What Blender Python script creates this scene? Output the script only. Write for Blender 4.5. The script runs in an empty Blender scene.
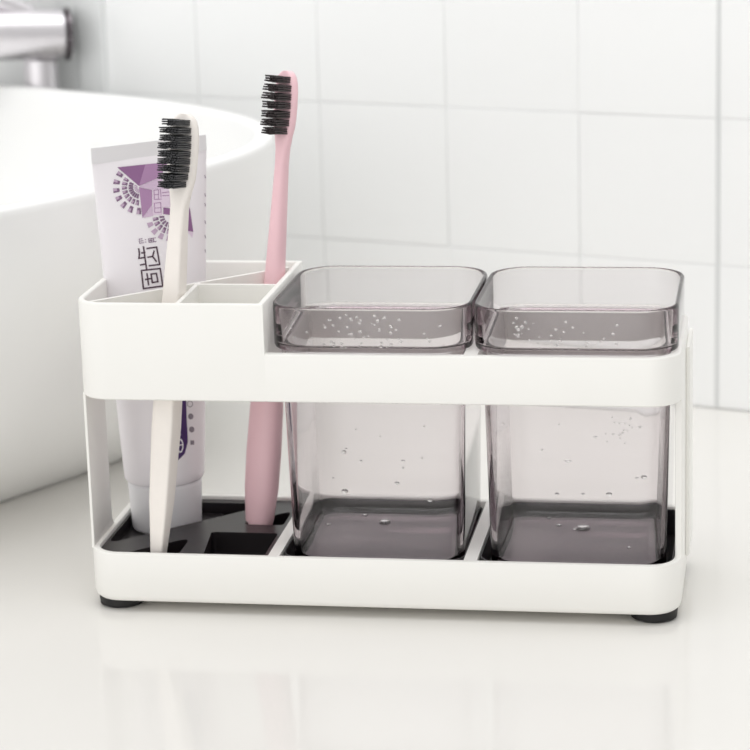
import bpy, bmesh, math, random
from mathutils import Vector, Matrix
from mathutils.bvhtree import BVHTree
from mathutils.geometry import tessellate_polygon
random.seed(4)
S = 0.001                                    # everything is laid out in millimetres
C = bpy.context.scene.collection

# ------------------------------------------------------------------ camera
CAM = Vector((279.43, -928.36, 342.55))
RX = Vector((0.98663328, 0.1603, -0.02930329)); UX = Vector((-0.01208297, 0.25129278, 0.9678357))
FX = Vector((-0.16250776, 0.95454484, -0.24987072)); FPX = 2489.7
cd = bpy.data.cameras.new('camera'); cam = bpy.data.objects.new('camera', cd); C.objects.link(cam)
m = Matrix((RX, UX, -FX)).transposed().to_4x4(); m.translation = CAM * S
cam.matrix_world = m
cd.sensor_width = 36; cd.lens = FPX / 750 * 36; cd.clip_start = 0.02
cd.dof.use_dof = True; cd.dof.focus_distance = 0.985; cd.dof.aperture_fstop = 14
bpy.context.scene.camera = cam

# ------------------------------------------------------------------ materials
def lin(c):
    return tuple(((v / 255) / 12.92 if v / 255 <= 0.04045 else ((v / 255 + 0.055) / 1.055) ** 2.4) for v in c)
def mat(name, rgb, rough=0.4, metal=0.0, noise=0.0, nscale=60, spec=0.5, bump=0.0, bscale=300, coat=0.0, sss=0.0):
    M = bpy.data.materials.new(name); M.use_nodes = True
    nt = M.node_tree; b = nt.nodes['Principled BSDF']
    c = (*lin(rgb), 1)
    b.inputs['Base Color'].default_value = c
    b.inputs['Roughness'].default_value = rough; b.inputs['Metallic'].default_value = metal
    b.inputs['Specular IOR Level'].default_value = spec
    b.inputs['Coat Weight'].default_value = coat
    if sss:
        b.inputs['Subsurface Weight'].default_value = sss; b.inputs['Subsurface Radius'].default_value = (.004, .003, .0025)
    tc = nt.nodes.new('ShaderNodeTexCoord')
    n = nt.nodes.new('ShaderNodeTexNoise'); n.inputs['Scale'].default_value = nscale; n.inputs['Detail'].default_value = 4
    nt.links.new(tc.outputs['Object'], n.inputs['Vector'])
    mx = nt.nodes.new('ShaderNodeMix'); mx.data_type = 'RGBA'
    mx.inputs[6].default_value = tuple(v * (1 - noise) for v in c[:3]) + (1,)
    mx.inputs[7].default_value = tuple(min(1, v * (1 + noise)) for v in c[:3]) + (1,)
    nt.links.new(n.outputs['Fac'], mx.inputs[0]); nt.links.new(mx.outputs[2], b.inputs['Base Color'])
    if bump:
        n2 = nt.nodes.new('ShaderNodeTexNoise'); n2.inputs['Scale'].default_value = bscale
        nt.links.new(tc.outputs['Object'], n2.inputs['Vector'])
        bp = nt.nodes.new('ShaderNodeBump'); bp.inputs['Strength'].default_value = bump; bp.inputs['Distance'].default_value = 0.0003
        nt.links.new(n2.outputs['Fac'], bp.inputs['Height']); nt.links.new(bp.outputs['Normal'], b.inputs['Normal'])
    return M
M_white = mat('white_plastic', (243, 242, 238), 0.38, noise=0.01, bump=0.05)
M_black = mat('black_plastic', (35, 31, 33), 0.32, noise=0.05, bump=0.08)
M_pad = mat('grey_pad', (176, 173, 176), 0.5, noise=0.03)
M_rubber = mat('black_rubber', (26, 25, 26), 0.6, noise=0.1)
M_pink = mat('pink_plastic', (246, 205, 212), 0.42, noise=0.02, bump=0.08, bscale=150)
M_cream = mat('cream_plastic', (244, 238, 232), 0.5, noise=0.03, nscale=200, bump=0.15, bscale=500)
M_brist = mat('black_bristle', (50, 50, 53), 0.42, noise=0.3, nscale=600)
M_brist2 = mat('dark_brown_bristle', (54, 46, 47), 0.5, noise=0.3, nscale=600)
M_tube = mat('tube_laminate', (240, 236, 240), 0.33, noise=0.01, bump=0.03)
M_crimp = mat('crimp_laminate', (226, 224, 226), 0.35, noise=0.02)
M_cap = mat('cap_plastic', (236, 235, 238), 0.45, noise=0.01)
M_deep = mat('print_mauve', (142, 100, 143), 0.35, noise=0.06, nscale=120)
M_mid = mat('print_orchid', (170, 132, 170), 0.35, noise=0.06, nscale=120)
M_light = mat('print_lilac', (208, 184, 208), 0.35, noise=0.04, nscale=120)
M_pale = mat('print_pale_lilac', (224, 206, 224), 0.35, noise=0.04)
M_petal = mat('print_petal_plum', (126, 98, 128), 0.4, noise=0.2, nscale=400)
M_petal2 = mat('print_petal_dust', (188, 164, 188), 0.4, noise=0.1, nscale=400)
M_ink = mat('print_dark_plum', (70, 44, 62), 0.4)
M_violet = mat('print_violet', (66, 34, 96), 0.35)
M_grey = mat('print_grey', (140, 132, 142), 0.4)
M_paper = mat('print_white', (240, 236, 242), 0.4)
M_ceram = mat('sink_ceramic', (246, 246, 245), 0.32, noise=0.005, spec=0.5)
M_counter = mat('counter_stone', (231, 229, 225), 0.09, noise=0.012, nscale=9, spec=0.32)
M_tile = mat('wall_tile', (248, 249, 249), 0.22, noise=0.008, nscale=8, spec=0.4)
M_grout = mat('tile_grout', (246, 247, 247), 0.8, noise=0.03)
M_greypanel = mat('pale_grey_panel', (234, 236, 236), 0.4, noise=0.02)
M_strip = mat('tile_joint_strip', (222, 224, 224), 0.5, noise=0.02)
M_chrome = mat('chrome', (226, 223, 226), 0.34, metal=1.0)
M_chromed = mat('dark_chrome', (110, 104, 108), 0.2, metal=1.0)
M_floor = mat('floor_tile', (205, 202, 198), 0.4, noise=0.04, nscale=6)

def glass(name, col, dens, ior):
    M = bpy.data.materials.new(name); M.use_nodes = True; nt = M.node_tree
    b = nt.nodes['Principled BSDF']
    b.inputs['Base Color'].default_value = (1, 1, 1, 1); b.inputs['Roughness'].default_value = 0.0
    b.inputs['IOR'].default_value = ior; b.inputs['Transmission Weight'].default_value = 1.0
    if dens:
        v = nt.nodes.new('ShaderNodeVolumeAbsorption'); v.inputs['Color'].default_value = (*col, 1); v.inputs['Density'].default_value = dens
        nt.links.new(v.outputs['Volume'], nt.nodes['Material Output'].inputs['Volume'])
    return M
M_smoke = glass('smoky_clear_plastic', (.36, .225, .275), 84, 1.36)
M_water = glass('water', (1, 1, 1), 0, 1.33)

# ------------------------------------------------------------------ helpers
def tag(o, label, cat, group=None):
    o['label'] = label; o['category'] = cat
    if group: o['group'] = group
    return o
def thing(name, label, cat, loc, group=None, rot=None):
    o = bpy.data.objects.new(name, None); C.objects.link(o); o.empty_display_size = 0.01
    o.location = Vector(loc) * S
    if rot is not None: o.rotation_euler = rot.to_euler()
    o['origin_mm'] = list(loc)
    return tag(o, label, cat, group)
def root_origin(p):
    while p.parent: p = p.parent
    return Vector(p['origin_mm'])
def obj(name, bm, material, parent=None, local=False, bevel=0, seg=2, angle=38, label=None):
    """links bm (mm, world unless local) as one mesh object, child of parent"""
    off = Vector((0, 0, 0)) if (parent is None or local) else root_origin(parent)
    bmesh.ops.recalc_face_normals(bm, faces=bm.faces)
    for v in bm.verts: v.co = (v.co - off) * S
    for f in bm.faces: f.smooth = True
    me = bpy.data.meshes.new(name); bm.to_mesh(me); bm.free()
    me.set_sharp_from_angle(angle=math.radians(angle))
    me.materials.append(material)
    o = bpy.data.objects.new(name, me); C.objects.link(o)
    if parent is not None: o.parent = parent
    if bevel:
        md = o.modifiers.new('bevel', 'BEVEL'); md.width = bevel * S; md.segments = seg; md.limit_method = 'ANGLE'
        md.angle_limit = math.radians(angle); md.harden_normals = True
    if label: o['label'] = label
    return o
def rrect(x0, x1, y0, y1, r, n=10):
    rs = r if isinstance(r, (tuple, list)) else (r,) * 4      # (x0y0, x1y0, x1y1, x0y1)
    pts = []
    for (cx, cy, a0, rr) in ((x0, y0, 180, rs[0]), (x1, y0, 270, rs[1]), (x1, y1, 0, rs[2]), (x0, y1, 90, rs[3])):
        sx = 1 if cx == x0 else -1; sy = 1 if cy == y0 else -1
        rr = max(rr, 0.05)
        for i in range(n + 1):
            a = math.radians(a0 + 90 * i / n)
            pts.append((cx + sx * rr + rr * math.cos(a), cy + sy * rr + rr * math.sin(a)))
    return pts
def loft(bm, rings, cap0=True, cap1=True, closed=False):
    vr = [[bm.verts.new(p) for p in r] for r in rings]
    n = len(rings[0]); k = len(vr)
    for i in range(k if closed else k - 1):
        a, b = vr[i], vr[(i + 1) % k]
        for j in range(n):
            bm.faces.new((a[j], a[(j + 1) % n], b[(j + 1) % n], b[j]))
    if not closed:
        if cap0: bm.faces.new(vr[0][::-1])
        if cap1: bm.faces.new(vr[-1])
def prism(bm, pts, z0, z1):
    loft(bm, [[(x, y, z0) for x, y in pts], [(x, y, z1) for x, y in pts]])
def box(bm, x0, x1, y0, y1, z0, z1):
    prism(bm, [(x0, y0), (x1, y0), (x1, y1), (x0, y1)], z0, z1)
def holed_plate(outer, holes, z0, z1):
    """flat plate with through holes, as a bmesh"""
    cu = bpy.data.curves.new('t', 'CURVE'); cu.dimensions = '2D'; cu.fill_mode = 'BOTH'; cu.extrude = (z1 - z0) / 2
    for poly in [outer] + holes:
        s = cu.splines.new('POLY'); s.points.add(len(poly) - 1)
        for p, q in zip(s.points, poly): p.co = (q[0], q[1], 0, 1)
        s.use_cyclic_u = True
    o = bpy.data.objects.new('t', cu); C.objects.link(o)
    dg = bpy.context.evaluated_depsgraph_get(); dg.update()
    me = bpy.data.meshes.new_from_object(o.evaluated_get(dg))
    bm = bmesh.new(); bm.from_mesh(me)
    bmesh.ops.remove_doubles(bm, verts=bm.verts, dist=1e-4)
    for v in bm.verts: v.co.z += (z0 + z1) / 2
    bpy.data.objects.remove(o); bpy.data.curves.remove(cu); bpy.data.meshes.remove(me)
    return bm
def tube_between(bm, p0, p1, r0, r1, n=32, cap=True):
    p0, p1 = Vector(p0), Vector(p1); d = (p1 - p0).normalized()
    a = d.orthogonal().normalized(); b = d.cross(a)
    loft(bm, [[p + (a * math.cos(t) + b * math.sin(t)) * r for t in [2 * math.pi * i / n for i in range(n)]] for p, r in ((p0, r0), (p1, r1))], cap, cap)
def revolve(bm, prof, c, n=48, sx=1, sy=1):
    loft(bm, [[(c[0] + r * sx * math.cos(2 * math.pi * i / n), c[1] + r * sy * math.sin(2 * math.pi * i / n), c[2] + z) for i in range(n)] for r, z in prof])
def round_poly(pts, r, n=5):
    out = []
    k = len(pts)
    for i in range(k):
        p = Vector(pts[i]); a = (Vector(pts[i - 1]) - p).normalized(); b = (Vector(pts[(i + 1) % k]) - p).normalized()
        ang = a.angle(b); t = r / math.tan(ang / 2)
        s, e = p + a * t, p + b * t
        for j in range(n + 1):
            u = j / n
            out.append(tuple(s * (1 - u) ** 2 + p * 2 * u * (1 - u) + e * u ** 2))
    return out

# ------------------------------------------------------------------ setting
WANG = math.radians(-17)                       # tiled wall behind, turned against the holder
W0 = Vector((234.4, 330.8, 0)); WD = Vector((math.cos(WANG), math.sin(WANG), 0)); WN = Vector((math.sin(WANG), -math.cos(WANG), 0))
def wp(s, d, z): return W0 + WD * s + WN * d + Vector((0, 0, z))
def wbox(bm, s0, s1, d0, d1, z0, z1):
    q = [wp(s0, d0, 0), wp(s1, d0, 0), wp(s1, d1, 0), wp(s0, d1, 0)]
    prism(bm, [(p.x, p.y) for p in q], z0, z1)
bm = bmesh.new()
T = 75.4; G = 0.16
for i in range(-14, 8):
    for j in range(0, 10):
        s0, z0 = 11 + i * T, j * T - 1.2
        t0, t1, t2, t3 = (random.uniform(-.3, .3) for _ in range(4))
        def tp(u, v, d): return wp(s0 + u * T, d + (t0 * (1 - u) + t1 * u) * 1 + (t2 * (1 - v) + t3 * v), z0 + v * T)
        g = G / T; gl = 1.1 / T if i == 0 else g; gr = 1 - (1.1 / T if i == -1 else g)
        rings = []
        for ins, d in ((0, -2.0), (0, 0.46), (0.005, 0.51), (0.014, 0.53), (0.04, 0.55)):
            a, b = g + ins, 1 - g - ins
            rings.append([tp(gl + ins, a, d), tp(gr - ins, a, d), tp(gr - ins, b, d), tp(gl + ins, b, d)])
        loft(bm, rings, False, True)
wall = obj('wall_back', bm, M_tile); wall['kind'] = 'structure'
bm = bmesh.new(); wbox(bm, -1100, 640, -60, -0.6, -20, 760)
o = obj('wall_backing', bm, M_grout); o['kind'] = 'structure'
bm = bmesh.new(); wbox(bm, -381, -349, 0.3, 3, 0, 500); wbox(bm, -366, -349, 2.5, 5, 0, 500)  # pale grey upright panel on the tiles, its right half thicker
o = obj('trim_1', bm, M_greypanel, bevel=2); o['kind'] = 'structure'

bm = bmesh.new(); wbox(bm, 10.1, 11.9, -.5, .45, -1.6, 700)
o = obj('trim_2', bm, M_strip); o['kind'] = 'structure'
# countertop slab: back edge follows the wall
bm = bmesh.new()
b0, b1 = wp(-1050, 0, 0), wp(600, 0, 0)
prism(bm, [(-900, -330), (900, -330), (b1.x, b1.y), (b0.x, b0.y)], -40, -1.7)
counter = tag(obj('countertop', bm, M_counter, bevel=2), 'glossy off-white stone countertop under the organizer and the sink', 'countertop')
# vanity carcass carrying the countertop, and the floor (below the frame)
bm = bmesh.new(); prism(bm, [(-880, -310), (880, -310), (780, 130), (-740, 560)], -840, -40.2)
tag(obj('vanity_cabinet', bm, M_white, bevel=2), 'white vanity cabinet carrying the stone countertop', 'cabinet')
bm = bmesh.new(); box(bm, -1500, 1500, -1800, 900, -870, -840)
o = obj('floor', bm, M_floor); o['kind'] = 'structure'

# ------------------------------------------------------------------ vessel sink
SA = math.radians(-30); SC = Vector((-233.5, 218.6)); E1 = Vector((math.cos(SA), math.sin(SA))); E2 = Vector((-E1.y, E1.x))
def sring(a, b, n, z, N=128):
    out = []
    for i in range(N):
        t = 2 * math.pi * i / N; c, s = math.cos(t), math.sin(t)
        q = SC + E1 * (a * math.copysign(abs(c) ** (2 / n), c)) + E2 * (b * math.copysign(abs(s) ** (2 / n), s))
        out.append((q.x, q.y, z))
    return out
H = 157.5
rings = []
for k in range(0, 61):
    u = k / 60
    w = 1 - (1 - u) ** 2.2
    rings.append(sring(169 + 91 * w, 178 + 32 * w, 4 - w, -1.65 + (H - 2.35) * u))
rings += [sring(260, 210, 3, H - 1.6), sring(259, 209, 3, H - .5), sring(257.5, 207.5, 3, H), sring(254, 204, 3, H), sring(252.3, 202.3, 3, H - .6), sring(251.4, 201.4, 3, H - 2)]
for k in range(1, 13):
    u = k / 12
    w = 1 - u ** 2.2
    rings.append(sring(120 + 131 * w ** .8, 90 + 111 * w ** .8, 2.4 + .6 * w, H - 2 - 128 * math.sin(u * math.pi / 2)))
rings += [sring(60, 45, 2.1, 31), sring(18, 18, 2, 30)]
bm = bmesh.new(); loft(bm, rings)
tag(obj('vessel_sink', bm, M_ceram, angle=60), 'large white oval vessel sink on the counter left of the organizer', 'sink')

# ------------------------------------------------------------------ faucet behind the sink
fo = wp(-380.5, 21.5, -1.65)
t = thing('basin_faucet', 'blurred chrome basin faucet behind the white vessel sink', 'faucet', tuple(fo))
bm = bmesh.new(); revolve(bm, [(15, 0), (15, 3), (9.5, 4), (9.5, 170), (9, 172)], fo); obj('faucet_body', bm, M_chrome, t)
ax = (-RX + Vector((0.05, -.28, .02))).normalized()
hc = fo + Vector((0, 0, 186)) + RX * 14.5
bm = bmesh.new(); tube_between(bm, hc, hc + ax * 120, 14, 14.5); obj('spout', bm, M_chrome, t, bevel=2)
bm = bmesh.new(); tube_between(bm, hc - ax * 2.6, hc - ax * 0.0, 15, 15); obj('end_ring', bm, M_chromed, t, bevel=.6, label='dark end ring')
bm = bmesh.new(); tube_between(bm, hc + ax * 18 + Vector((0, 0, 11)), hc + ax * 60 + Vector((0, 0, 30)), 5, 4); obj('lever', bm, M_chrome, t, bevel=1)

# ------------------------------------------------------------------ the organizer
D = 83.4; ZC, ZB0, ZB1, Z2, Z3, Z4 = -1.7, 2.4, 23.4, 87.9, 107.3, 127.4
org = thing('toothbrush_organizer', 'white two-tier toothbrush and cup organizer standing on the counter', 'bathroom organizer', (120, 40, 0))
# base tray
def ins(i, z, x0=0, x1=240, y0=0, y1=D, r=13):
    return [(x, y, z) for x, y in rrect(x0 + i, x1 - i, y0 + i, y1 - i, max(r - i, .6), 10)]
bm = bmesh.new()
loft(bm, [ins(3.2, ZB0), ins(1.6, ZB0 + .35), ins(.6, ZB0 + 1.2), ins(0, ZB0 + 3), ins(0, ZB1 - .8), ins(.25, ZB1 - .2), ins(.8, ZB1), ins(2.3, ZB1), ins(2.8, ZB1 - .2), ins(3, ZB1 - .8), ins(3, 8)])
for x0, x1 in ((75, 79.6), (154.3, 159.6)):
    prism(bm, rrect(x0, x1, 2, D - 2, .3, 2), 5, ZB1 - .15)
tray = obj('base_tray', bm, M_white, org)
# upper rack: raised toothbrush well on the left, low rail for the cups on the right
bm = bmesh.new()
XW = 77.6
Rr = (13, .5, .5, 13)
def insl(i, z): return [(x, y, z) for x, y in rrect(i, XW - i, i, D - i, (13 - i, .05, .05, 13 - i), 10)]
loft(bm, [insl(0, Z2 + .5), insl(0, Z4 - .8), insl(.3, Z4 - .2), insl(.9, Z4), insl(1.9, Z4), insl(2.3, Z4 - .3), insl(2.5, Z4 - .9), insl(2.5, Z2 + .5), insl(1.9, Z2), insl(.5, Z2)], closed=True)
# rail as an open U around the cups
def rail(i):
    pts = [p for p in rrect(XW - 1.2, 240 - i, i, D - i, (.05, 13 - i, 13 - i, .05), 10)]
    return pts
def upath(i, z):
    r = 13 - i; pts = [(XW - .04, i, z)]
    for k in range(13):
        a = math.radians(-90 + 90 * k / 12); pts.append((240 - i - r + r * math.cos(a), i + r + r * math.sin(a), z))
    for k in range(13):
        a = math.radians(90 * k / 12); pts.append((240 - i - r + r * math.cos(a), D - i - r + r * math.sin(a), z))
    pts.append((XW - .04, D - i, z)); return pts
prof = [(0, Z2 + .5), (0, Z3 - .8), (.3, Z3 - .2), (.9, Z3), (3.4, Z3), (3.9, Z3 - .3), (4, Z3 - .9), (4, Z2 + .5), (3.5, Z2), (.5, Z2)]
paths = [upath(i, z) for i, z in prof]
vs = [[bm.verts.new(p) for p in pth] for pth in paths]
for a in range(len(vs)):
    A, B = vs[a], vs[(a + 1) % len(vs)]
    for j in range(len(A) - 1): bm.faces.new((A[j], A[j + 1], B[j + 1], B[j]))
bm.faces.new([v[0] for v in vs]); bm.faces.new([v[-1] for v in vs][::-1])
box(bm, 155.9, 161.3, 3.6, D - 3.6, Z2 + .2, Z3 - .1)                  # bridge between the two cup openings
# dividers of the toothbrush well
def wallbar(p0, p1, th, z0, z1):
    p0, p1 = Vector((*p0, 0)), Vector((*p1, 0)); d = (p1 - p0).normalized(); n = Vector((-d.y, d.x, 0)) * th / 2
    q = [p0 - n, p1 - n, p1 + n, p0 + n]; prism(bm, [(p.x, p.y) for p in q], z0, z1)
wallbar((4.2, 4.6), (73.5, 73.2), 1.7, Z2 + .4, Z4 - .7)
wallbar((42.6, 1.4), (42.3, 41.6), 1.7, Z2 + .4, Z4 - .5)
wallbar((42.0, 37.6), (76.4, 37.6), 1.8, Z2 + .4, Z4 - .3)
obj('upper_rack', bm, M_white, org)
# posts between the tiers
bm = bmesh.new()
loft(bm, [[(.35, 8, 22.9), (1.5, 8, 22.9), (1.5, 40, 22.9), (.35, 40, 22.9)], [(.35, 8.4, 27), (1.5, 8.4, 27), (1.5, 36.5, 27), (.35, 36.5, 27)], [(.35, 8.4, Z2 + .8), (1.5, 8.4, Z2 + .8), (1.5, 36, Z2 + .8), (.35, 36, Z2 + .8)]])
obj('side_post', bm, M_white, org, bevel=.25)
bm = bmesh.new(); box(bm, 237.4, 240.04, 12, 77, 22.9, Z2 + .8); obj('side_post', bm, M_white, org, bevel=.4)
bm = bmesh.new(); box(bm, 240.05, 241.6, 48, 81, 12, Z3 - 7); obj('mounting_plate', bm, M_white, org, bevel=.4)
# black drip insert of the toothbrush side
holes = [round_poly([(4.2, 17), (62, 75.5), (4.2, 75.5)], 3), round_poly([(14, 5.2), (37.2, 5.2), (37.2, 27)], 2.5),
         round_poly([(47.6, 5.2), (72.6, 5.2), (72.6, 35.4), (44.2, 35.4)], 2), round_poly([(53.5, 46.2), (72.6, 46.2), (72.6, 66.5)], 2.5)]
bm = holed_plate(rrect(3.15, 74.85, 3.15, D - 3.15, (9.8, .6, .6, 9.8), 8), holes, 13, 21.8)
prism(bm, rrect(3.15, 74.85, 3.15, D - 3.15, (9.8, .6, .6, 9.8), 8), 8.1, 13.0)
box(bm, 3.4, 40, 26, 79, 13.0, 17.0); box(bm, 50, 74, 44, 72, 13.0, 16.0)
obj('drip_insert', bm, M_black, tray, bevel=.5)
for x0, x1 in ((79.75, 154.15), (159.75, 236.85)):
    bm = bmesh.new()
    rr = lambda i, z: [(x, y, z) for x, y in rrect(x0 + i, x1 - i, 3.15 + i, D - 3.15 - i, 9.5 - i, 8)]
    loft(bm, [rr(0, 8.1), rr(0, 22), rr(.2, 22.4), rr(.55, 22.4), rr(.75, 22), rr(.75, 11.4), rr(1.6, 11)])
    obj('cup_liner', bm, M_black, tray)
    bm = bmesh.new(); prism(bm, rrect(x0 + 4, x1 - 4, 7.2, D - 7.2, 7, 8), 11.02, 12.7); obj('liner_pad', bm, M_pad, tray, label='grey pad under the tumbler')
for x, y in ((10.8, 13), (229, 13), (10.8, 70), (229, 70)):
    bm = bmesh.new(); revolve(bm, [(8.2, 0), (9.2, .5), (9.6, 4.6)], (x, y, ZC + 0.02)); obj('rubber_foot', bm, M_rubber, tray)

# ------------------------------------------------------------------ smoky cups
CY = 42.0
def cup_bm(cx):
    def q(h, z, r): return [(x, y, z) for x, y in rrect(cx - h, cx + h, CY - h - (.5 if h > 37.2 else 0), CY + h + (.5 if h > 37.2 else 0), r * (1.15 if h > 37.2 else 1), 20)]
    bm = bmesh.new()
    L = [(30.5, 12.75, 7), (33.2, 13.2, 8.6), (34.5, 14.6, 9.6), (34.9, 17, 10), (36.9, 105.9, 11.5), (37.15, 106.8, 12), (38.0, 107.55, 13), (39.5, 107.9, 13.6), (39.9, 108.8, 14),
         (39.95, 124.4, 14), (39.7, 125.2, 13.8), (39.2, 125.6, 13.4), (38.7, 125.5, 13), (38.3, 125, 12.6), (38.2, 124.2, 12.5), (38.1, 110.6, 12.5), (37.3, 109.6, 12),
         (35.2, 109.1, 11), (35.1, 108.2, 10.6), (33.2, 22.4, 9), (32.5, 20.4, 8.6), (30.6, 19.3, 7.4), (28.6, 19.0, 6)]
    loft(bm, [q(*a) for a in L]); return bm
def drop_mesh(flat=.8):
    bm = bmesh.new()
    loft(bm, [[(r * math.cos(2 * math.pi * i / 14), r * math.sin(2 * math.pi * i / 14), z * flat) for i in range(14)] for r, z in ((.96, 0.02), (1, .12), (.93, .4), (.74, .7), (.45, .91), (.15, .995))])
    bmesh.ops.recalc_face_normals(bm, faces=bm.faces)
    for f in bm.faces: f.smooth = True
    me = bpy.data.meshes.new('water_drop'); bm.to_mesh(me); bm.free(); me.materials.append(M_water); return me
DROP = drop_mesh()
def hit_body(cx, px, py, kind):
    d = FX + RX * ((px - 375) / FPX) - UX * ((py - 375) / FPX)
    if kind == 'floor': t = (19.0 - CAM.z) / d.z; n = Vector((0, 0, 1))
    elif kind == 'collar': t = (CY - 40.47 - CAM.y) / d.y; n = Vector((0, -1, 0))
    else:
        n = Vector((0, -1, -(36.9 - 34.9) / 88.9)).normalized(); t = ((Vector((cx, CY - 34.9, 17)) - CAM).dot(n)) / d.dot(n)
    return CAM + d * t, n
def add_drops(cup, cx, drops):
    for px, py, kind, r, sq in drops:
        p, n = hit_body(cx, px, py, kind)
        o = bpy.data.objects.new('water_drop', DROP); C.objects.link(o); o.parent = cup
        q = Vector((0, 0, 1)).rotation_difference(n)
        o.location = (p + n * .03 - Vector(cup['origin_mm'])) * S
        o.rotation_euler = q.to_euler(); o.scale = (r * S * 1.25, r * S * sq, r * S * .9)
def spray(n, x0, x1, y0, y1, kind, r0, r1):
    return [(random.uniform(x0, x1), random.uniform(y0, y1), kind, random.uniform(r0, r1), 1) for _ in range(n)]
cup1 = thing('tumbler', 'smoky clear square tumbler, the left one, beside the pink toothbrush', 'cup', (118.2, CY, 12.75), 'smoky square tumblers in the organizer')
obj('cup_body', cup_bm(118.2), M_smoke, cup1, angle=50)
cup2 = cup1.copy(); C.objects.link(cup2); cup2['origin_mm'] = [198.75, CY, 12.75]; cup2.location = Vector((198.75, CY, 12.75)) * S
cup2['label'] = 'smoky clear square tumbler, the right one, at the end away from the toothbrushes'
for ch in list(cup1.children):
    c = ch.copy(); C.objects.link(c); c.parent = cup2
add_drops(cup1, 118.2, [(344, 452, 'body', .8, 1), (346, 449, 'body', .5, 1), (345, 491, 'body', 1.1, .9), (361, 461, 'body', .5, 1), (403, 461, 'body', .6, .9), (403, 468, 'body', .45, 1), (397, 483, 'body', .8, .8),
    (422, 458, 'body', .4, 1), (430, 500, 'body', .9, .8), (333, 478, 'body', .4, 1), (356, 429, 'body', .4, 1), (424, 426, 'body', .4, 1), (380, 436, 'body', .35, 1),
    (385, 525, 'floor', 2.1, 1.5), (365, 518, 'floor', 1.0, 1.3), (359, 507, 'floor', .9, 1.3), (329, 527, 'floor', .8, 1)]
    + spray(52, 318, 402, 314, 350, 'collar', .28, .62) + spray(6, 424, 444, 325, 347, 'collar', .28, .5) + spray(5, 288, 312, 316, 345, 'collar', .25, .4))
add_drops(cup2, 198.75, [(503, 424, 'body', .5, 1), (568, 461, 'body', 1.1, .55), (542, 450, 'body', .45, 1), (595, 437, 'body', .7, .7), (559, 424, 'body', .4, 1), (644, 477, 'body', 1.0, .9), (637, 478, 'body', .6, .8),
    (557, 494, 'body', .7, .9), (583, 494, 'body', .6, .8), (609, 494, 'body', 1.0, .8), (640, 427, 'body', .5, 1), (583, 531, 'floor', 2.5, 1.5), (559, 528, 'floor', .9, 1.3), (549, 521, 'floor', .8, 1), (575, 532, 'floor', .8, 1), (629, 549, 'floor', .7, 1.5)]
    + spray(18, 604, 634, 414, 446, 'body', .25, .45) + spray(34, 510, 625, 318, 350, 'collar', .25, .55) + spray(4, 512, 524, 322, 332, 'collar', .5, .8))

# ------------------------------------------------------------------ toothpaste tube
CT = Vector((19.7, 57, 17.05)); TA = math.radians(22)
tp_ = thing('toothpaste_tube', 'white and lilac toothpaste tube standing cap down in the left corner', 'toothpaste', tuple(CT))
TOPC = Vector((21.3, 53.2, 0)); ZS, ZT = 39.0, 177.2      # shoulder / start of crimp
def tring(z, a, b, u, n=160, p=2.0, tilt=0.0):
    cx = CT.x + (TOPC.x - CT.x) * u; cy = CT.y + (TOPC.y - CT.y) * u
    out = []
    for i in range(n):
        t = 2 * math.pi * i / n; c, s = math.cos(t), math.sin(t)
        x = a * math.copysign(abs(c) ** (2 / p), c); y = b * math.copysign(abs(s) ** (2 / p), s)
        out.append((cx + x * math.cos(TA) - y * math.sin(TA), cy + x * math.sin(TA) + y * math.cos(TA), z + tilt * x))
    return out
rings = [tring(ZS - .2, 14.3, 14.3, 0), tring(ZS + .1, 16.5, 16.2, 0), tring(ZS + 1.2, 17.0, 16.6, 0.01)]
for k in range(1, 61):
    u = k / 60
    e = u ** 1.15
    rings.append(tring(ZS + 1.2 + (ZT - ZS - 1.2) * u, 17.0 + 6.7 * u ** .9, max(.75, 16.6 * (1 - e) + .75 * e), u, tilt=.055 * u))
bm = bmesh.new(); loft(bm, rings); bmesh.ops.triangulate(bm, faces=bm.faces)
tube_bm = bm.copy()
bvh = BVHTree.FromBMesh(tube_bm)
tube_part = obj('tube_body', bm, M_tube, tp_, angle=50)
# crimped end with fine pressed ridges
bm = bmesh.new()
def cpt(x, y, z):
    return (TOPC.x + x * math.cos(TA) - y * math.sin(TA), TOPC.y + x * math.sin(TA) + y * math.cos(TA), z + .055 * x)
cols = []
for i in range(98):
    x = -23.75 + 47.5 * i / 97; w = .66 + .10 * (i % 2)
    cols.append([cpt(x, -w, ZT - .4), cpt(x, -w, ZT + 6.0), cpt(x, w, ZT + 6.0), cpt(x, w, ZT - .4)])
loft(bm, cols)
obj('crimped_end', bm, M_crimp, tp_, label='silvery crimped end of the tube')
bm = bmesh.new(); revolve(bm, [(13.6, 0), (14.4, .3), (14.8, 1.2), (15.7, 19.6), (15.6, 21.2), (14.8, 21.8)], CT)
obj('cap', bm, M_cap, tp_, angle=50)
def on_tube(px, py, h):
    d = (FX + RX * ((px - 375) / FPX) - UX * ((py - 375) / FPX)).normalized()
    loc, nor, idx, dist = bvh.ray_cast(CAM, d)
    if loc is None: return None
    if nor.dot(d) > 0: nor = -nor
    return loc + nor * h
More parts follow.
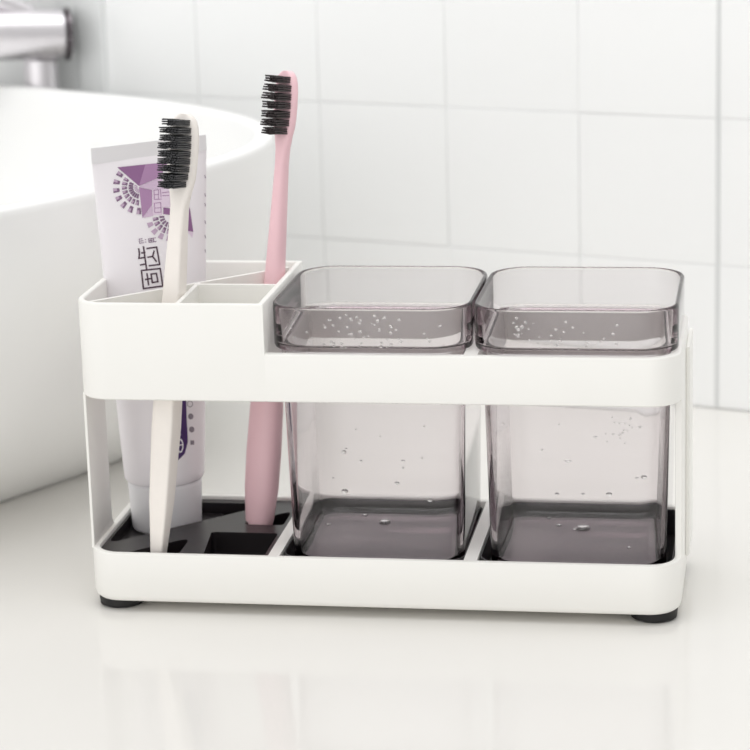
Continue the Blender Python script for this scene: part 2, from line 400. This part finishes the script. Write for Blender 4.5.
def decal(bm, poly, h=.16):
    """thin printed patch that follows the curved tube"""
    b2 = bmesh.new()
    vs = [b2.verts.new((x, y, 0)) for x, y in poly]
    if len(vs) > 4:
        for tri in tessellate_polygon([[Vector((x, y, 0)) for x, y in poly]]): b2.faces.new([vs[i] for i in tri])
    else: b2.faces.new(vs)
    for _ in range(4):
        es = [e for e in b2.edges if e.calc_length() > 2.5]
        if not es: break
        bmesh.ops.subdivide_edges(b2, edges=es, cuts=1, use_grid_fill=True)
    bmesh.ops.triangulate(b2, faces=b2.faces)
    mp = {}
    for v in b2.verts:
        p = on_tube(v.co.x, v.co.y, h)
        if p is not None: mp[v] = bm.verts.new(p)
    for f in b2.faces:
        if all(v in mp for v in f.verts):
            try: bm.faces.new([mp[v] for v in f.verts])
            except ValueError: pass
    b2.free()
def stroke(bm, p0, p1, w, h=.2):
    p0, p1 = Vector(p0), Vector(p1); d = (p1 - p0).normalized() * 1; n = Vector((-d.y, d.x)) * w / 2; d = d * w * .35
    decal(bm, [tuple(p0 - d - n), tuple(p1 + d - n), tuple(p1 + d + n), tuple(p0 - d + n)], h)
A = lambda x, y: (80 + x / 5.357, 130 + y / 5.357)
B = lambda x, y: (130 + x / 7.894, 215 + y / 7.894)
Lo = lambda x, y: (80 + x / 5.357, 380 + y / 5.357)
def patch(name, material, polys, f=A, h=.16):
    bm = bmesh.new()
    for p in polys: decal(bm, [f(*q) for q in p], h)
    return obj(name, bm, material, tube_part)
patch('printed_crystal', M_deep, [[(200, 200), (350, 184), (316, 300)], [(588, 418), (606, 545), (574, 540), (560, 470)], [(446, 415), (482, 420), (482, 455), (446, 450)]])
patch('printed_crystal', M_mid, [[(350, 184), (470, 172), (430, 252), (316, 300)], [(316, 306), (386, 322), (386, 402), (334, 471)]])
patch('printed_crystal', M_light, [[(316, 303), (430, 254), (474, 312), (388, 320)], [(386, 404), (392, 460), (336, 471)], [(482, 320), (588, 416), (560, 468), (484, 458)]])
patch('printed_panel', M_pale, [[(389, 312), (480, 308), (482, 414), (440, 414), (440, 455), (391, 456)], [(574, 542), (606, 547), (601, 578)]])
# glyph strokes inside the pale panel
bm = bmesh.new()
for a, b in (((396, 322), (420, 320)), ((396, 322), (398, 372)), ((420, 320), (420, 372)), ((398, 346), (420, 345)), ((398, 372), (436, 370)), ((430, 318), (434, 360)), ((440, 336), (476, 332)), ((442, 352), (476, 350)),
             ((398, 392), (432, 388)), ((398, 392), (400, 440)), ((432, 388), (434, 440)), ((400, 418), (434, 416)), ((400, 442), (434, 440))):
    stroke(bm, A(*a), A(*b), .8, .22)
obj('printed_lettering', bm, M_mid, tube_part)
def petals(c, rings_, f=A):
    da, pa = bmesh.new(), bmesh.new()
    for r, a0, a1, n, l, w, alt in rings_:
        for k in range(n):
            a = math.radians(a0 + (a1 - a0) * k / max(1, n - 1))
            d = Vector((math.cos(a), math.sin(a))); t = Vector((-d.y, d.x)); p = Vector(c) + d * r
            q = [p - d * l / 2 - t * w * .35, p + d * l / 2 - t * w / 2, p + d * l / 2 + t * w / 2, p - d * l / 2 + t * w * .35]
            mid = p
            decal(pa if (alt == 1) else da, [f(*v) for v in q], .18)
            if alt == 0:       # pale facet on the dark petal
                q = [p - d * l * .1 - t * w * .1, p + d * l / 2 - t * w * .1, p + d * l / 2 + t * w / 2, p - d * l * .1 + t * w * .38]
                decal(pa, [f(*v) for v in q], .22)
    obj('printed_flower', da, M_petal, tube_part); obj('printed_flower', pa, M_petal2, tube_part)
petals((322, 306), [(128, 93, 212, 7, 34, 26, 0), (84, 100, 208, 8, 28, 19, 0), (50, 104, 202, 8, 24, 12, 2), (24, 108, 198, 6, 18, 6, 1)])
petals((486, 462), [(118, 95, 158, 4, 30, 28, 1), (82, 98, 170, 5, 30, 20, 0), (48, 98, 176, 5, 26, 12, 2)])
# dark lettering, turned a quarter, reading upwards
bm = bmesh.new()
for a, b in (((90, 438), (238, 422)), ((238, 422), (258, 560)), ((258, 560), (106, 581)), ((106, 581), (90, 438)),
             ((122, 508), (172, 500)), ((134, 462), (146, 552)), ((166, 466), (208, 461)), ((208, 461), (220, 526)), ((220, 526), (176, 533)), ((176, 533), (166, 466)),
             ((134, 264), (210, 253)), ((210, 253), (234, 390)), ((234, 390), (152, 400)), ((140, 333), (178, 327)), ((178, 327), (190, 284)), ((178, 327), (208, 366)),
             ((106, 250), (130, 424)), ((68, 266), (74, 300)), ((74, 300), (70, 342)), ((70, 342), (118, 334)), ((82, 394), (126, 386)), ((118, 296), (92, 300))):
    stroke(bm, B(*a), B(*b), 1.5)
obj('printed_lettering', bm, M_ink, tube_part)
bm = bmesh.new()
for a, b in (((70, 190), (96, 187)), ((72, 190), (76, 224)), ((76, 224), (108, 218)), ((84, 205), (104, 202)), ((118, 192), (124, 196)), ((120, 212), (126, 216)),
             ((144, 188), (202, 180)), ((146, 188), (150, 216)), ((164, 186), (167, 213)), ((184, 183), (187, 210)), ((150, 216), (206, 209)), ((150, 202), (186, 197))):
    stroke(bm, B(*a), B(*b), .7)
for y in (455, 478, 490, 512, 530, 548):     # tiny lettering along the right edge
    stroke(bm, (204.6, 175 + (y - 455) * .8), (205.2, 178 + (y - 455) * .8), .6)
decal(bm, [B(268, 482), B(290, 456), B(286, 540), B(270, 552)], .18)
obj('printed_lettering', bm, M_petal, tube_part)
patch('printed_badge', M_violet, [[(440, 60), (566, 60), (570, 200), (577, 330), (560, 395), (520, 435), (470, 442), (440, 400)]], Lo)
bm = bmesh.new()
ring = [(536 + 14 * math.cos(t), 352 + 34 * math.sin(t)) for t in [2 * math.pi * i / 14 for i in range(14)]]
for i in range(14): stroke(bm, Lo(*ring[i]), Lo(*ring[(i + 1) % 14]), 1.2, .24)
stroke(bm, Lo(528, 320), Lo(536, 290), 1.2, .24); stroke(bm, Lo(528, 350), Lo(546, 346), 1.0, .24)
obj('printed_lettering', bm, M_paper, tube_part)
for i, (x, y) in enumerate(((588, 128), (592, 195), (597, 265), (600, 335))):
    bm = bmesh.new()
    n = 4 if i == 3 else 16
    c = [(x + 14 * math.cos(t), y + 16 * math.sin(t)) for t in [2 * math.pi * (k + .5) / n for k in range(n)]]
    if i == 0:
        for k in range(n): stroke(bm, Lo(*c[k]), Lo(*c[(k + 1) % n]), .6)
    else:
        decal(bm, [Lo(*q) for q in c], .18)
    obj('printed_icon', bm, M_grey, tube_part)
tube_bm.free()

# ------------------------------------------------------------------ toothbrushes
def basis_from(axis, face):
    z = axis.normalized(); y = -(face - z * face.dot(z)).normalized(); x = y.cross(z)
    return Matrix((x, y, z)).transposed()                         # local -y is the bristle side
def tuft_mesh(name, w, d, l, mtl):
    bm = bmesh.new()
    nx, nz = 5, 3
    for i in range(nx):
        for k in range(nz):
            x = (i / (nx - 1) - .5) * w; z = (k / (nz - 1) - .5) * d; r = w / nx * .56
            ll = l + random.uniform(-.55, .35); sx, sz = random.uniform(-.12, .12), random.uniform(-.1, .1)
            a = [(x + r * c, 0.4, z + d / nz * .5 * s) for c, s in ((-1, -1), (1, -1), (1, 1), (-1, 1))]
            b = [(x * 1.08 + sx + r * .8 * c, -ll, z * 1.08 + sz + d / nz * .5 * s) for c, s in ((-1, -1), (1, -1), (1, 1), (-1, 1))]
            loft(bm, [a, b])
    bmesh.ops.recalc_face_normals(bm, faces=bm.faces)
    for v in bm.verts: v.co *= S
    me = bpy.data.meshes.new(name); bm.to_mesh(me); bm.free(); me.materials.append(mtl); return me
def brush(label, tip, top, face, mtl, bmt, prof, headlen, headw, rows, square, bl):
    tip, top = Vector(tip), Vector(top); L = (top - tip).length
    R = basis_from(top - tip, Vector(face))
    t = thing('toothbrush', label, 'toothbrush', tuple(tip), 'toothbrushes in the organizer', R)
    bm = bmesh.new(); rings = []
    N = 32
    for z, w, d, p, off in prof(L):
        r = []
        for i in range(N):
            a = 2 * math.pi * (i + .5) / N; c, s = math.cos(a), math.sin(a)
            r.append((w * math.copysign(abs(c) ** (2 / p), c), off + d * math.copysign(abs(s) ** (2 / p), s), z))
        rings.append(r)
    loft(bm, rings)
    obj('handle', bm, mtl, t, local=True, angle=square and 30 or 60)
    ms = [tuft_mesh('bristle_tuft', 2.6, headlen / rows * .46, bl, bmt) for _ in range(4)]
    for k in range(rows):
        u = (k + .5) / rows
        z = L - headlen + 1.6 + (headlen - 3.4) * u
        hw = headw * (1 - abs(2 * u - 1) ** 3.2 * .36)
        n = 3
        for i in range(n):
            o = bpy.data.objects.new('bristle_tuft', random.choice(ms)); C.objects.link(o); o.parent = t
            o.location = Vector(((i - 1) * hw * .62, -2.2, z)) * S
            o.rotation_euler = (random.uniform(-.035, .035), random.uniform(-.05, .05), random.uniform(-.03, .03)); o.scale = (hw / headw, 1, 1)
    return t
def prof_white(L):   # z, half width, half depth, superellipse power, y offset
    out = [(0, 1.9, 1.7, 5, 0), (.5, 2.3, 2.1, 6, 0)]
    for z, w, d, p in ((30, 4.3, 3.8, 7), (60, 5.0, 4.4, 7), (85, 4.7, 4.1, 7), (112, 4.0, 3.7, 6.5), (128, 3.6, 3.5, 5.5), (140, 3.3, 3.2, 4.5), (149, 3.5, 2.8, 3.6), (153, 4.3, 2.4, 3)):
        out.append((z * L / 186, w, d, p, 0))
    H0 = L - 31
    for u, w in ((.06, 5.4), (.16, 6.2), (.3, 6.6), (.5, 6.8), (.7, 6.7), (.84, 6.1), (.92, 5.1), (.97, 3.7), (.995, 1.9)):
        out.append((H0 + 31 * u, w, 2.3 if u < .95 else 1.8, 2.6, 0))
    return out
def prof_pink(L):
    out = [(0, 3.0, 2.6, 2.1, 0), (.6, 4.1, 3.7, 2.2, 0), (2.2, 5.1, 4.7, 2.3, 0), (6, 5.9, 5.4, 2.4, 0)]
    for z, w, d in ((20, 7.2, 6.2), (35, 7.4, 6.4), (55, 7.0, 6.0), (75, 5.7, 5.0), (95, 4.6, 4.3), (112, 4.0, 3.9), (130, 3.4, 3.5), (146, 2.9, 3.1), (156, 2.7, 2.8), (162, 3.2, 2.5)):
        out.append((z * L / 194, w, d, 2.4, 0))
    H0 = L - 28
    for u, w in ((.06, 4.3), (.16, 5.2), (.3, 5.7), (.5, 5.9), (.7, 5.8), (.84, 5.2), (.92, 4.3), (.97, 3.1), (.995, 1.6)):
        out.append((H0 + 28 * u, w, 2.3 if u < .95 else 1.8, 2.6, 0))
    return out
brush('cream toothbrush with black bristles and a square tapering handle, in front of the toothpaste tube', (27.2, 9.0, 13.05), (43.6, 28, 198.4), (-.30, -.95, 0), M_cream, M_brist, prof_white, 31, 5.0, 9, True, 9.6)
brush('pink toothbrush with dark bristles and a round handle, beside the left tumbler', (60.6, 52.2, 16.05), (77.0, 70.5, 209.5), (-.50, -.87, 0), M_pink, M_brist2, prof_pink, 28, 4.5, 7, False, 7.8)

# ------------------------------------------------------------------ light
# a bright soft room: pale ceiling glow plus a wide, smooth glow added at the front left to brighten low fronts
w = bpy.data.worlds.new('room_light'); bpy.context.scene.world = w; w.use_nodes = True
nt = w.node_tree; bg = nt.nodes['Background']
def mth(op, a, b=None):
    n = nt.nodes.new('ShaderNodeMath'); n.operation = op
    for k, v in enumerate((a, b)):
        if v is None: continue
        if isinstance(v, (int, float)): n.inputs[k].default_value = v
        else: nt.links.new(v, n.inputs[k])
    return n.outputs[0]
tc = nt.nodes.new('ShaderNodeTexCoord'); sep = nt.nodes.new('ShaderNodeSeparateXYZ')
nt.links.new(tc.outputs['Generated'], sep.inputs[0])
GLOW, KG = Vector((-.36, -.85, .0)).normalized(), 4.0
dp = nt.nodes.new('ShaderNodeVectorMath'); dp.operation = 'DOT_PRODUCT'; dp.inputs[1].default_value = GLOW
nt.links.new(tc.outputs['Generated'], dp.inputs[0])
lobe = mth('MULTIPLY', mth('EXPONENT', mth('MULTIPLY', mth('SUBTRACT', dp.outputs['Value'], 1.0), KG)), 1.22)
up = mth('MULTIPLY', mth('MAXIMUM', sep.outputs['Z'], 0.0), 0.45)
nt.links.new(mth('ADD', mth('ADD', lobe, up), 0.36), bg.inputs['Strength']); bg.inputs['Color'].default_value = (1, .995, .985, 1)
def area(name, loc, target, size, power, col=(1, 1, 1)):
    l = bpy.data.lights.new(name, 'AREA'); l.shape = 'RECTANGLE'; l.size, l.size_y = size; l.energy = power; l.color = col
    o = bpy.data.objects.new(name, l); C.objects.link(o); o.location = loc
    o.rotation_euler = (Vector(target) - Vector(loc)).to_track_quat('-Z', 'Y').to_euler(); return o
area('ceiling_light', (0.0, -0.1, 2.0), (0.05, 0.1, 0), (1.6, 1.2), 15)

sc = bpy.context.scene
vs_ = sc.view_settings; sc.display_settings.display_device = 'sRGB'
vs_.view_transform = 'Standard'; vs_.look = 'None'; vs_.gamma = 1; vs_.use_curve_mapping = False; vs_.exposure = 0.0
cy = sc.cycles
cy.max_bounces = 24; cy.transmission_bounces = 20; cy.transparent_max_bounces = 16; cy.glossy_bounces = 8; cy.diffuse_bounces = 6
cy.caustics_refractive = True; cy.caustics_reflective = False; cy.blur_glossy = 0.3
for o in list(bpy.data.objects):
    if 'origin_mm' in o: del o['origin_mm']
